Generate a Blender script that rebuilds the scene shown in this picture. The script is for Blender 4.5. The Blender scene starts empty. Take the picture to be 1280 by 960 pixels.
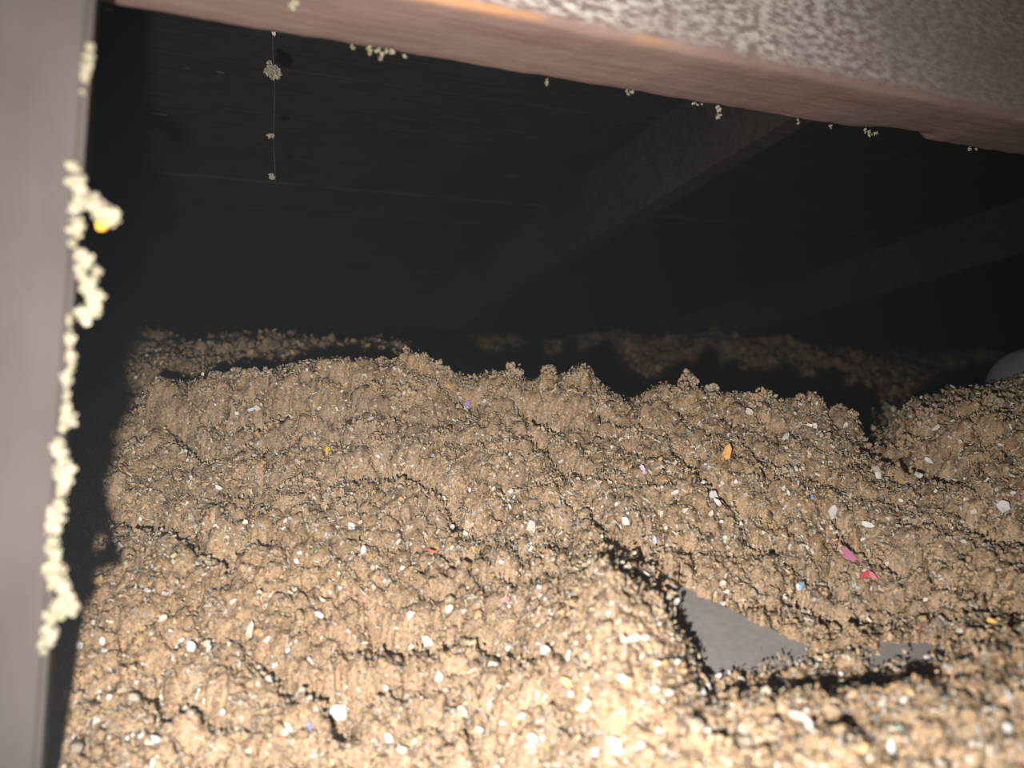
import bpy, bmesh, math
import numpy as np
from mathutils import Vector, Matrix, Quaternion

# ------------------------------------------------------------------ camera, light, exposure
F = 967.0                    # focal length in pixels of the 1280 x 960 frame
CAMZ = 0.48                  # camera height over the ceiling board below the insulation
PITCH = math.radians(4.0)    # looking slightly down
ROLL = math.radians(0.8)
FLASH = (-0.040, -0.046)     # flash right/up offset from the lens (m)
FLASH_W = 36.0
HAZE = 0.0075

scene = bpy.context.scene
COL = scene.collection
scene.view_settings.view_transform = 'Standard'
scene.view_settings.look = 'None'
scene.view_settings.gamma = 1.0
scene.view_settings.exposure = 0.0
scene.view_settings.use_curve_mapping = False

fwd = np.array([0.0, math.cos(PITCH), -math.sin(PITCH)])
rgt0 = np.array([1.0, 0.0, 0.0])
up0 = np.array([0.0, math.sin(PITCH), math.cos(PITCH)])
cr, sr = math.cos(ROLL), math.sin(ROLL)
rgt = cr * rgt0 + sr * up0
up = -sr * rgt0 + cr * up0

def at(px, py, d):
    """world point seen at pixel (px, py) whose horizontal distance ahead is d"""
    u = (px - 640.0) / F; w = (480.0 - py) / F
    D = fwd + u * rgt + w * up
    k = d / D[1]
    return np.array([D[0] * k, D[1] * k, D[2] * k + CAMZ])

def project(P):
    Q = P - np.array([0, 0, CAMZ])
    z = Q @ fwd
    return 640 + F * (Q @ rgt) / z, 480 - F * (Q @ up) / z

cam_d = bpy.data.cameras.new('camera')
cam_d.sensor_width = 36.0
cam_d.lens = 36.0 * F / 1280.0
cam_d.clip_start = 0.01
cam_d.dof.use_dof = True
cam_d.dof.focus_distance = 0.80
cam_d.dof.aperture_fstop = 4.5
cam = bpy.data.objects.new('camera', cam_d)
COL.objects.link(cam)
M = Matrix.Identity(4)
for i in range(3):
    M[i][0] = rgt[i]; M[i][1] = up[i]; M[i][2] = -fwd[i]
M[2][3] = CAMZ
cam.matrix_world = M
scene.camera = cam

w = bpy.data.worlds.new('world'); scene.world = w
w.use_nodes = True
w.node_tree.nodes['Background'].inputs[0].default_value = (0.75, 0.85, 1.0, 1)
w.node_tree.nodes['Background'].inputs[1].default_value = 0.0
if HAZE > 0:      # dusty air
    _vs = w.node_tree.nodes.new('ShaderNodeVolumeScatter')
    _vs.inputs['Color'].default_value = (0.85, 0.94, 1.0, 1); _vs.inputs['Density'].default_value = HAZE
    w.node_tree.links.new(_vs.outputs[0], w.node_tree.nodes['World Output'].inputs['Volume'])

ld = bpy.data.lights.new('camera_flash_offscreen', 'SPOT')
ld.energy = FLASH_W
ld.color = (1.0, 0.97, 0.93)
ld.spot_size = math.radians(120)
ld.spot_blend = 1.0
ld.shadow_soft_size = 0.005
flash = bpy.data.objects.new('camera_flash_offscreen', ld)
COL.objects.link(flash)
fp = FLASH[0] * rgt + FLASH[1] * up
aim = Vector(fwd)      # along the lens axis
flash.rotation_euler = aim.to_track_quat('-Z', 'Y').to_euler()
flash.location = (fp[0], fp[1], fp[2] + CAMZ)

# ------------------------------------------------------------------ helpers
rng = np.random.default_rng(7)

def tag(o, label=None, cat=None, group=None, kind=None):
    if label: o['label'] = label
    if cat: o['category'] = cat
    if group: o['group'] = group
    if kind: o['kind'] = kind
    return o

def link(name, me, parent=None):
    o = bpy.data.objects.new(name, me)
    COL.objects.link(o)
    if parent is not None: o.parent = parent
    return o

def mesh_np(name, V, T, mat=None, col=None, smooth=True):
    """mesh from numpy vertices and triangles/quads, optional per-vertex colour"""
    me = bpy.data.meshes.new(name)
    V = np.ascontiguousarray(V, dtype=np.float32)
    n = T.shape[1]
    me.vertices.add(len(V)); me.vertices.foreach_set('co', V.ravel())
    me.loops.add(T.size); me.loops.foreach_set('vertex_index', np.ascontiguousarray(T, dtype=np.int32).ravel())
    me.polygons.add(len(T))
    me.polygons.foreach_set('loop_start', np.arange(0, T.size, n, dtype=np.int32))
    me.polygons.foreach_set('use_smooth', np.full(len(T), smooth))
    if col is not None:
        a = me.color_attributes.new('tint', 'FLOAT_COLOR', 'POINT')
        c = np.ones((len(V), 4), np.float32); c[:, :3] = col
        a.data.foreach_set('color', c.ravel())
    me.update(calc_edges=True)
    if mat: me.materials.append(mat)
    return me

def hash2(ix, iy, s):
    with np.errstate(over='ignore'):
        h = (ix.astype(np.uint32) * np.uint32(374761393) + iy.astype(np.uint32) * np.uint32(668265263) + np.uint32((s * 1274126177) & 0xffffffff))
        h = (h ^ (h >> np.uint32(13))) * np.uint32(1274126177)
        h = h ^ (h >> np.uint32(16))
        h = h * np.uint32(2246822519); h = h ^ (h >> np.uint32(15))
    return h.astype(np.float64) / 4294967295.0

def vnoise(x, y, s=0):
    x = x + 1000.0; y = y + 1000.0
    ix = np.floor(x).astype(np.int64); iy = np.floor(y).astype(np.int64)
    fx = x - ix; fy = y - iy
    fx = fx * fx * fx * (fx * (fx * 6 - 15) + 10); fy = fy * fy * fy * (fy * (fy * 6 - 15) + 10)
    a = hash2(ix, iy, s); b = hash2(ix + 1, iy, s); c = hash2(ix, iy + 1, s); d = hash2(ix + 1, iy + 1, s)
    return (a + (b - a) * fx + (c - a) * fy + (a - b - c + d) * fx * fy) * 2 - 1

def fbm(x, y, s=0, oct=4):
    r = 0; a = 1.0; t = 0
    for i in range(oct):
        r = r + a * vnoise(x * 2 ** i, y * 2 ** i, s + i); t += a; a *= 0.5
    return r / t

def worley(x, y, s=0):
    """distance to nearest and second nearest jittered cell point, and the id of the cell"""
    x = x + 1000.0; y = y + 1000.0
    ix = np.floor(x).astype(np.int64); iy = np.floor(y).astype(np.int64)
    f1 = np.full(x.shape, 9.0); f2 = np.full(x.shape, 9.0); cid = np.zeros(x.shape)
    for dx in (-1, 0, 1):
        for dy in (-1, 0, 1):
            jx = ix + dx; jy = iy + dy
            px = jx + 0.5 + 0.8 * (hash2(jx, jy, s) - 0.5); py = jy + 0.5 + 0.8 * (hash2(jx, jy, s + 17) - 0.5)
            d = np.hypot(px - x, py - y)
            m = d < f1
            f2 = np.where(m, f1, np.minimum(f2, d))
            cid = np.where(m, hash2(jx, jy, s + 31), cid)
            f1 = np.where(m, d, f1)
    return f1, f2, cid

def ico(sub):
    bm = bmesh.new(); bmesh.ops.create_icosphere(bm, subdivisions=sub, radius=1.0)
    V = np.array([v.co[:] for v in bm.verts]); T = np.array([[v.index for v in f.verts] for f in bm.faces])
    bm.free(); return V, T
ICO1 = ico(1); ICO2 = ico(2)

def rand_rot(n):
    q = rng.normal(size=(n, 4)); q /= np.linalg.norm(q, axis=1, keepdims=True)
    a, b, c, d = q.T
    return np.stack([np.stack([1 - 2 * (c * c + d * d), 2 * (b * c - a * d), 2 * (b * d + a * c)], -1),
                     np.stack([2 * (b * c + a * d), 1 - 2 * (b * b + d * d), 2 * (c * d - a * b)], -1),
                     np.stack([2 * (b * d - a * c), 2 * (c * d + a * b), 1 - 2 * (b * b + c * c)], -1)], 1)

def blobs(P, R, base, flat=(0.55, 1.0), rough=0.28):
    """many small irregular nuggets as one vertex / triangle block"""
    bv, bt = base
    n = len(P)
    S = np.stack([np.ones(n), rng.uniform(0.65, 1.0, n), rng.uniform(flat[0], flat[1], n)], -1) * R[:, None]
    rad = 1 + rough * rng.normal(size=(n, len(bv))).clip(-2, 2)
    V = bv[None] * rad[..., None] * S[:, None, :]
    V = np.einsum('nij,nkj->nki', rand_rot(n), V) + P[:, None, :]
    T = bt[None] + (np.arange(n) * len(bv))[:, None, None]
    return V.reshape(-1, 3), T.reshape(-1, 3), len(bv)

# ------------------------------------------------------------------ materials
def new_mat(name, rough=0.9, spec=0.2):
    m = bpy.data.materials.new(name); m.use_nodes = True
    nt = m.node_tree; b = nt.nodes['Principled BSDF']
    b.inputs['Roughness'].default_value = rough
    b.inputs['Specular IOR Level'].default_value = spec
    return m, nt, b

def node(nt, t, **kw):
    n = nt.nodes.new(t)
    for k, v in kw.items(): setattr(n, k, v)
    return n

def noise_col(nt, coord, scale, stops, detail=5, vec_scale=None):
    src = coord
    if vec_scale:
        mp = node(nt, 'ShaderNodeMapping'); mp.inputs['Scale'].default_value = vec_scale
        nt.links.new(coord, mp.inputs['Vector']); src = mp.outputs[0]
    n = node(nt, 'ShaderNodeTexNoise'); n.inputs['Scale'].default_value = scale; n.inputs['Detail'].default_value = detail
    nt.links.new(src, n.inputs['Vector'])
    r = node(nt, 'ShaderNodeValToRGB')
    el = r.color_ramp.elements
    while len(el) < len(stops): el.new(0.5)
    for e, (p, c) in zip(el, stops):
        e.position = p; e.color = (*c, 1) if len(c) == 3 else c
    nt.links.new(n.outputs['Fac'], r.inputs[0])
    return n, r

def mixc(nt, fac, a, b, mode='MIX'):
    m = node(nt, 'ShaderNodeMix', data_type='RGBA', blend_type=mode)
    for sock, v in ((m.inputs[0], fac), (m.inputs[6], a), (m.inputs[7], b)):
        if hasattr(v, 'is_output'): nt.links.new(v, sock)
        elif isinstance(v, (int, float)): sock.default_value = v
        else: sock.default_value = (*v, 1)
    return m.outputs[2]

def bump(nt, b, h, strength, dist):
    bp = node(nt, 'ShaderNodeBump'); bp.inputs['Strength'].default_value = strength; bp.inputs['Distance'].default_value = dist
    nt.links.new(h, bp.inputs['Height']); nt.links.new(bp.outputs[0], b.inputs['Normal'])

def fluff_mat(name, mult=(1, 1, 1), bump_s=0.6):
    m, nt, b = new_mat(name, 1.0, 0.05)
    at_ = node(nt, 'ShaderNodeAttribute', attribute_name='tint')
    tc = node(nt, 'ShaderNodeTexCoord')
    n1, r1 = noise_col(nt, tc.outputs['Object'], 420, [(0.3, (0.62, 0.60, 0.58)), (0.7, (1.22, 1.22, 1.22))], 4)
    c = mixc(nt, 1.0, at_.outputs['Color'], r1.outputs[0], 'MULTIPLY')
    nt.links.new(c, b.inputs['Base Color'])
    bump(nt, b, n1.outputs['Fac'], bump_s, 0.002)
    return m

M_INS = fluff_mat('cellulose_fluff')
M_TUFT = fluff_mat('cream_tuft')

def wood_mat(name, stops, scale=9.0, stretch=(1, 14, 14), rough=0.85, bump_s=0.25, spec=0.15):
    m, nt, b = new_mat(name, rough, spec)
    tc = node(nt, 'ShaderNodeTexCoord')
    n1, r1 = noise_col(nt, tc.outputs['Object'], scale, stops, 8, stretch)
    n2, r2 = noise_col(nt, tc.outputs['Object'], 6, [(0.3, (0.75, 0.75, 0.76)), (0.7, (1.15, 1.12, 1.1))], 3)
    c = mixc(nt, 1.0, r1.outputs[0], r2.outputs[0], 'MULTIPLY')
    nt.links.new(c, b.inputs['Base Color'])
    bump(nt, b, n1.outputs['Fac'], bump_s, 0.003)
    return m

M_DECK = wood_mat('dark_roof_board', [(0.3, (0.024, 0.0185, 0.0175)), (0.7, (0.050, 0.040, 0.037))])
M_RAFTER = wood_mat('dark_rafter_wood', [(0.3, (0.034, 0.027, 0.024)), (0.7, (0.064, 0.050, 0.045))])
M_POST = wood_mat('grey_brown_post_wood', [(0.25, (0.050, 0.040, 0.037)), (0.75, (0.070, 0.058, 0.054))], 12, (3, 3, 1.0), 0.8, 0.15)

def plain_mat(name, col, rough=0.8, spec=0.2, var=0.15, scale=60):
    m, nt, b = new_mat(name, rough, spec)
    tc = node(nt, 'ShaderNodeTexCoord')
    lo = tuple(c * (1 - var) for c in col); hi = tuple(min(1, c * (1 + var)) for c in col)
    n1, r1 = noise_col(nt, tc.outputs['Object'], scale, [(0.3, lo), (0.7, hi)], 4)
    nt.links.new(r1.outputs[0], b.inputs['Base Color'])
    bump(nt, b, n1.outputs['Fac'], 0.15, 0.001)
    return m

M_BOARD = plain_mat('grey_paper_board', (0.235, 0.215, 0.20), 0.9, 0.1, 0.10, 160)
M_CEIL = plain_mat('ceiling_board_paper', (0.22, 0.20, 0.18))
M_DUCT = plain_mat('grey_duct_skin', (0.105, 0.105, 0.11), 0.6, 0.3, 0.08, 30)
M_THREAD = plain_mat('cobweb_silk', (0.25, 0.23, 0.20), 0.7, 0.3)

# beam: reddish brown underside, weathered whitish front face, orange torn fibres along the lower front edge
def beam_mat():
    m, nt, b = new_mat('weathered_beam_wood', 0.85, 0.15)
    tc = node(nt, 'ShaderNodeTexCoord'); co = tc.outputs['Object']
    n1, r1 = noise_col(nt, co, 10, [(0.25, (0.19, 0.115, 0.092)), (0.5, (0.235, 0.155, 0.128)), (0.75, (0.28, 0.195, 0.165))], 8, (1, 12, 12))
    n2, r2 = noise_col(nt, co, 5, [(0.3, (0.85, 0.85, 0.88)), (0.7, (1.12, 1.1, 1.08))], 4)
    brown = mixc(nt, 1.0, r1.outputs[0], r2.outputs[0], 'MULTIPLY')
    sep = node(nt, 'ShaderNodeSeparateXYZ'); nt.links.new(co, sep.inputs[0])
    # front face: local y near the front plane, z above the bottom edge
    fr = node(nt, 'ShaderNodeMapRange'); fr.inputs[1].default_value = 0.003; fr.inputs[2].default_value = 0.012
    nt.links.new(sep.outputs[2], fr.inputs[0])
    # short streaks of white film, broken up by larger patches
    n3, r3 = noise_col(nt, co, 95, [(0.40, (0, 0, 0)), (0.62, (1, 1, 1))], 9, (1.0, 2.4, 2.4))
    n4, r4 = noise_col(nt, co, 7, [(0.30, (0.15, 0.15, 0.15)), (0.60, (1, 1, 1))], 4, (1, 1.6, 1.6))
    xr = node(nt, 'ShaderNodeMapRange'); xr.inputs[1].default_value = 0.62; xr.inputs[2].default_value = 0.30
    xr.inputs[3].default_value = 0.25; xr.inputs[4].default_value = 1.0
    nt.links.new(sep.outputs[0], xr.inputs[0])
    def mul(a, c):
        q = node(nt, 'ShaderNodeMath', operation='MULTIPLY'); nt.links.new(a, q.inputs[0]); nt.links.new(c, q.inputs[1]); return q.outputs[0]
    mask = mul(mul(mul(r3.outputs[0], r4.outputs[0]), fr.outputs[0]), xr.outputs[0])
    greyf = mixc(nt, fr.outputs[0], brown, mixc(nt, 0.65, brown, (0.20, 0.16, 0.15)))
    c = mixc(nt, mask, greyf, (0.62, 0.56, 0.50))
    # orange worn band right at the edge
    er = node(nt, 'ShaderNodeValToRGB')
    el = er.color_ramp.elements; el[0].position = 0.0; el[0].color = (0, 0, 0, 1); el[1].position = 1.0; el[1].color = (0, 0, 0, 1)
    for p, v in ((0.36, 0.0), (0.5, 1.0), (0.64, 0.0)):
        e = el.new(p); e.color = (v, v, v, 1)
    em = node(nt, 'ShaderNodeMapRange'); em.inputs[1].default_value = -0.010; em.inputs[2].default_value = 0.016
    nt.links.new(sep.outputs[2], em.inputs[0]); nt.links.new(em.outputs[0], er.inputs[0])
    n5, r5 = noise_col(nt, co, 9, [(0.45, (0, 0, 0)), (0.55, (1, 1, 1))], 5, (1, 3, 3))
    xo = node(nt, 'ShaderNodeMapRange'); xo.inputs[1].default_value = 0.36; xo.inputs[2].default_value = 0.26
    nt.links.new(sep.outputs[0], xo.inputs[0])
    fy = node(nt, 'ShaderNodeMapRange'); fy.inputs[1].default_value = 0.010; fy.inputs[2].default_value = 0.0
    nt.links.new(sep.outputs[1], fy.inputs[0])
    om = mul(mul(mul(er.outputs[0], r5.outputs[0]), xo.outputs[0]), fy.outputs[0])
    c = mixc(nt, om, c, (0.50, 0.24, 0.10))
    nt.links.new(c, b.inputs['Base Color'])
    n6, r6 = noise_col(nt, co, 90, [(0.3, (0, 0, 0)), (0.7, (1, 1, 1))], 6, (1, 3, 3))
    bump(nt, b, n6.outputs['Fac'], 0.35, 0.002)
    return m
M_BEAM = beam_mat()

# ------------------------------------------------------------------ setting: ceiling board below, roof deck above
bm = bmesh.new()
bmesh.ops.create_grid(bm, x_segments=1, y_segments=1, size=1)
bmesh.ops.scale(bm, vec=(4.5, 3.2, 1), verts=bm.verts)
g = bmesh.ops.extrude_face_region(bm, geom=bm.faces[:])
bmesh.ops.translate(bm, vec=(0, 0, -0.0127), verts=[v for v in g['geom'] if isinstance(v, bmesh.types.BMVert)])
bmesh.ops.recalc_face_normals(bm, faces=bm.faces)
me = bpy.data.meshes.new('floor'); bm.to_mesh(me); bm.free(); me.materials.append(M_CEIL)
fl = link('floor', me); fl.location = (0, 2.6, 0)
tag(fl, 'ceiling board lying flat under the loose insulation', None, None, 'structure')

ALPHA = math.radians(24)
e1 = np.array([math.cos(ALPHA), math.sin(ALPHA), 0.0])
TAN = 0.204                      # roof slope
LEN = math.hypot(1, TAN)
down = np.array([-math.sin(ALPHA), math.cos(ALPHA), -TAN]) / LEN     # down the slope
nrm = np.cross(e1, down)                                             # points up out of the roof
if nrm[2] < 0: nrm = -nrm
ROOF0 = 0.6106                   # deck underside over the camera (relative to the camera)

def roof_matrix(e, s, off=0.0):
    """frame on the deck underside: x along the boards, y down the slope, z up through the deck"""
    o = e1 * e + np.array([-math.sin(ALPHA), math.cos(ALPHA), 0]) * s
    o[2] = ROOF0 - TAN * s + CAMZ
    o = o + nrm * off
    R = Matrix.Identity(4)
    for i in range(3):
        R[i][0] = e1[i]; R[i][1] = down[i]; R[i][2] = nrm[i]; R[i][3] = o[i]
    return R

def box_mesh(name, sx, sy, sz, mat, bev=0.002, cuts=0, origin=(0, 0, 0)):
    bm = bmesh.new(); bmesh.ops.create_cube(bm, size=1.0)
    bmesh.ops.scale(bm, vec=(sx, sy, sz), verts=bm.verts)
    bmesh.ops.bevel(bm, geom=bm.edges[:], offset=bev, segments=2, affect='EDGES', profile=0.5)
    bmesh.ops.translate(bm, vec=origin, verts=bm.verts)
    me = bpy.data.meshes.new(name); bm.to_mesh(me); bm.free(); me.materials.append(mat)
    return me

roof = bpy.data.objects.new('ceiling', None); COL.objects.link(roof)
tag(roof, 'sloping underside of the dark plank roof deck', None, None, 'structure')
PW = 0.1455
pm = [box_mesh('plank', 6.2, PW - 0.0025, 0.019, M_DECK, 0.0006, origin=(1.3, PW / 2, 0.0095)) for _ in range(1)][0]
k = 0
for i in range(-6, 25):
    s = (1.18 + (i - 6) * PW) / LEN * LEN
    o = link('plank', pm, roof)
    R = roof_matrix(float(rng.uniform(-0.25, 0.25)), 1.18 + (i - 1) * PW / LEN, float(rng.uniform(-0.002, 0.002)))
    o.matrix_world = R
# rafters under the deck
RD = 0.137
rm = box_mesh('rafter', 0.042, 4.2, RD, M_RAFTER, 0.002, origin=(-0.021, 0.9, -RD / 2 - 0.002))
RL = ['dark rafter under the roof deck, running down from behind the weathered beam',
      'dim rafter under the roof deck beside the grey duct',
      'dark rafter under the roof deck behind the leaning post']
for e, lb in zip((0.832, 2.0, -0.42), RL):
    o = link('rafter', rm); o.matrix_world = roof_matrix(e, 0.6)
    tag(o, lb, 'rafter', 'roof rafters')

# ------------------------------------------------------------------ insulation terrain
PXC = np.array([-900, -150, 130, 300, 500, 640, 700, 760, 830, 900, 1050, 1150, 1280, 1450, 2300], float)
ROWS = [  # distance, row of the picture where that ground lies, per column
    (0.24, [1900] * 6 + [1850, 1750, 1600, 1350, 1280, 1270, 1260, 1260, 1260]),
    (0.33, [1400, 1370, 1330, 1330, 1330, 1290, 1240, 1120, 1065, 1005, 985, 985, 955, 950, 945]),
    (0.385, [1180, 1150, 1110, 1110, 1110, 1080, 1040, 945, 920, 905, 900, 903, 872, 860, 860]),
    (0.43, [1060, 1030, 1000, 1000, 1000, 975, 930, 815, 825, 880, 888, 892, 845, 830, 825]),
    (0.47, [980, 950, 920, 920, 920, 890, 840, 728, 760, 872, 880, 882, 815, 800, 800]),
    (0.52, [890, 860, 845, 845, 845, 820, 770, 704, 742, 830, 825, 822, 780, 775, 775]),
    (0.58, [820, 790, 770, 770, 770, 750, 730, 705, 725, 765, 785, 785, 745, 745, 745]),
    (0.645, [750, 720, 700, 700, 700, 690, 685, 680, 690, 700, 715, 715, 692, 690, 690]),
    (0.735, [660, 630, 620, 618, 612, 605, 603, 600, 602, 605, 620, 628, 612, 600, 600]),
    (0.83, [590, 565, 545, 540, 525, 530, 530, 528, 535, 535, 548, 568, 553, 545, 545]),
    (0.895, [560, 540, 514, 487, 459, 483, 480, 475, 500, 488, 514, 550, 530, 520, 520]),
    (0.96, [560, 545, 522, 490, 466, 495, 500, 495, 508, 503, 545, 535, 505, 500, 500]),
    (1.03, [560, 545, 520, 480, 466, 508, 520, 520, 525, 525, 560, 520, 488, 480, 470]),
    (1.17, [500, 490, 475, 462, 455, 505, 525, 530, 530, 530, 560, 535, 510, 490, 480]),
    (1.60, [430, 430, 428, 434, 446, 490, 500, 505, 505, 505, 530, 535, 530, 510, 500]),
    (2.1, [460, 460, 460, 462, 465, 470, 472, 475, 475, 475, 495, 510, 510, 500, 500]),
    (2.95, [432, 432, 430, 432, 430, 432, 431, 424, 418, 419, 440, 468, 485, 490, 490]),
    (3.3, [450, 450, 450, 450, 450, 450, 450, 446, 444, 444, 455, 475, 485, 490, 490]),
    (3.8, [445] * 15),
    (5.50, [440] * 15)]
RD_D = np.array([r[0] for r in ROWS]); RD_P = np.array([r[1] for r in ROWS], float)

NC, NR = 920, 560
ang = np.linspace(math.radians(-50), math.radians(50), NC)
tanu = np.tan(ang)
dd = 0.24 * (5.2 / 0.24) ** (np.linspace(0, 1, NR) ** 1.12)
U, D = np.meshgrid(tanu, dd)                     # rows: distance
PX = 640 + F * U
# interpolate the picture rows: first over columns, then over distance
tab = np.stack([np.interp(PX[0], PXC, RD_P[i]) for i in range(len(RD_D))])     # rows x columns
ker = np.hanning(31); ker /= ker.sum()
tab = np.stack([np.convolve(np.pad(t, 15, mode='edge'), ker, 'valid') for t in tab])
# the ragged crest of the front heap
SIL = [(130, 515), (150, 511), (176, 512), (183, 490), (230, 483), (260, 480), (330, 486), (370, 478), (400, 470), (440, 462), (480, 462), (510, 452), (530, 456), (545, 472),
       (565, 486), (590, 490), (620, 480), (645, 478), (665, 488), (680, 476), (700, 478), (720, 468), (735, 461), (750, 480), (770, 492), (800, 500), (815, 492), (840, 490),
       (870, 487), (900, 489), (930, 486), (945, 495), (975, 502), (1000, 500), (1012, 491), (1028, 500), (1045, 512), (1070, 518), (1085, 530), (1100, 548)]
kr = int(np.argmin(abs(RD_D - 0.895)))
sl_ = np.interp(PX[0], [p[0] for p in SIL], [p[1] for p in SIL])
inn = (PX[0] > 130) & (PX[0] < 1100)
dsl = np.where(inn, sl_ - tab[kr], 0)
tab[kr] += dsl; tab[kr - 1] += 0.35 * dsl; tab[kr + 1] += 0.5 * dsl
# height over the floor at the control rows: straight along each ray
PYc = tab; PXg = np.tile(PX[0], (len(RD_D), 1))
def rayz(px, py, d):
    # world height for pixel row py on the vertical plane x = u*d  (roll small: solved per point)
    u = (px - 640) / F
    wv = (480 - py) / F
    Dy = fwd[1] + u * rgt[1] + wv * up[1]; Dz = fwd[2] + u * rgt[2] + wv * up[2]
    return Dz / Dy * d + CAMZ
Zc = rayz(PXg, PYc, RD_D[:, None])
H = np.empty_like(D)
idx = np.clip(np.searchsorted(RD_D, dd) - 1, 0, len(RD_D) - 2)
# monotone-ish cubic (Catmull-Rom with limited slopes) along distance
sl = np.diff(Zc, axis=0) / np.diff(RD_D)[:, None]
m = np.zeros_like(Zc); m[1:-1] = 0.5 * (sl[1:] + sl[:-1]); m[0] = sl[0]; m[-1] = sl[-1]
flip = (sl[1:] * sl[:-1]) < 0
m[1:-1][flip] = 0
for r in range(NR):
    i = idx[r]; h = RD_D[i + 1] - RD_D[i]; t = np.clip((dd[r] - RD_D[i]) / h, 0, 1)
    H[r] = (2 * t ** 3 - 3 * t ** 2 + 1) * Zc[i] + (t ** 3 - 2 * t ** 2 + t) * h * m[i] + (-2 * t ** 3 + 3 * t ** 2) * Zc[i + 1] + (t ** 3 - t ** 2) * h * m[i + 1]
X = U * D; Y = D.copy()
BASE = np.stack([X, Y, H], -1)
bx, by = project(BASE.reshape(-1, 3)); bx = bx.reshape(D.shape); by = by.reshape(D.shape)

# clumpy relief
wx = X + 0.010 * fbm(X / 0.03, Y / 0.03, 3, 3); wy = Y + 0.010 * fbm(X / 0.03 + 40, Y / 0.03, 5, 3)
big = fbm(X / 0.13, Y / 0.13, 11, 3)
f1, f2, c1 = worley(wx / 0.046, wy / 0.046, 21)
lump1 = np.sqrt(np.clip(1 - (f1 / 0.85) ** 2, 0, 1)) - 0.6
g1, g2, c2 = worley(wx / 0.019, wy / 0.019, 22)
lump2 = np.sqrt(np.clip(1 - (g1 / 0.85) ** 2, 0, 1)) - 0.6
YS = Y + H + 0.02 * lump1 + 0.01 * lump2      # runs along the slope, so steep faces keep their grain
wx2 = X + 0.003 * fbm(X / 0.008, YS / 0.008, 13, 2); wy2 = YS + 0.003 * fbm(X / 0.008 + 9, YS / 0.008, 15, 2)
h1, h2, c3 = worley(wx2 / 0.0085, wy2 / 0.0085, 23)
lump3 = np.sqrt(np.clip(1 - (h1 / 0.85) ** 2, 0, 1)) - 0.6
fine = fbm(X / 0.006, YS / 0.006, 33, 3)
amp = np.clip(0.75 + 0.5 * fbm(X / 0.09, Y / 0.09, 41, 2), 0.3, 1.3)
fine2 = fbm(X / 0.0028, YS / 0.0028, 35, 2)
rel = 0.020 * np.clip(D / 0.75, 0.25, 1) ** 1.5 * big + amp * ((0.014 + 0.018 * c1) * lump1 + (0.009 + 0.011 * c2) * lump2 + (0.0040 + 0.003 * c3) * lump3) + 0.0028 * fine + 0.0012 * fine2
# natural cracks: narrow valleys of a warped noise, only here and there
cn = fbm(wx / 0.10, wy / 0.07, 51, 3); cm = fbm(X / 0.16, Y / 0.16, 57, 2)
crack = np.exp(-(cn / 0.034) ** 2) * np.clip((cm + 0.15) * 3, 0, 1)
rel -= 0.022 * crack
# seams between clods, deep in places
sm = np.clip(0.35 + 1.3 * fbm(X / 0.08, Y / 0.08, 43, 2), 0, 1)
rel -= 0.013 * sm * np.exp(-((f2 - f1) / 0.10) ** 2) + 0.006 * (1 - 0.5 * sm) * np.exp(-((g2 - g1) / 0.12) ** 2)
fade = np.clip((D - 1.15) / 0.4, 0, 1)
rel = rel * (1 + 0.8 * fade)

# cracks and hollows read from the picture
def seg_dist(px, py, pts, wob=5.0):
    best = np.full(px.shape, 1e9)
    qx = px + wob * fbm(px / 22.0, py / 22.0, 61, 2); qy = py + wob * fbm(px / 22.0 + 50, py / 22.0, 63, 2)
    for (ax, ay), (cx, cy) in zip(pts[:-1], pts[1:]):
        vx, vy = cx - ax, cy - ay
        t = np.clip(((qx - ax) * vx + (qy - ay) * vy) / (vx * vx + vy * vy), 0, 1)
        best = np.minimum(best, np.hypot(qx - ax - t * vx, qy - ay - t * vy))
    return best
CR = [([(744, 640), (752, 668), (772, 690), (800, 700)], 5, .022),
      ([(700, 885), (738, 895), (765, 930), (775, 965)], 6, .020),
      ([(188, 850), (206, 880), (245, 888), (275, 900)], 6, .018),
      ([(340, 838), (372, 866), (420, 866), (432, 896)], 6, .018),
      ([(480, 590), (560, 622), (570, 632)], 6, .018), ([(572, 648), (600, 664)], 6, .02),
      ([(846, 562), (872, 592), (916, 640), (940, 690), (958, 700)], 4, .014),
      ([(1198, 668), (1240, 676), (1290, 676)], 5, .014),
      ([(120, 628), (186, 642), (232, 662), (250, 690), (272, 706)], 8, .022),
      ([(670, 560), (700, 580), (730, 596)], 6, .015),
      ([(500, 596), (470, 604), (440, 600)], 5, .016),
      ([(1085, 540), (1130, 556), (1180, 584), (1200, 600)], 9, .030),
      ([(660, 520), (690, 530)], 8, .024), ([(220, 520), (236, 548), (262, 572)], 6, .018),
      ([(870, 600), (890, 616)], 4, .012), ([(1045, 650), (1075, 690), (1130, 720)], 5, .012),
      ([(470, 780), (500, 800), (560, 806)], 5, .012), ([(600, 800), (660, 812), (740, 818)], 5, .012),
      ([(330, 690), (300, 700), (280, 716)], 6, .016), ([(985, 745), (1012, 770), (1060, 782)], 5, .012)]
CRK = np.zeros_like(D)
for pts, wd, dp in CR:
    if pts[0][1] > 750: wd = wd * 1.7; dp = dp * 1.3
    sd = seg_dist(bx, by, pts)
    CRK = np.maximum(CRK, np.exp(-(sd / (1.2 * wd)) ** 2) * (D < 1.1))
    rel -= 2.0 * dp * np.exp(-(sd / (1.4 * wd)) ** 2) * (D < 1.1)
Z = H + rel

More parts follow.
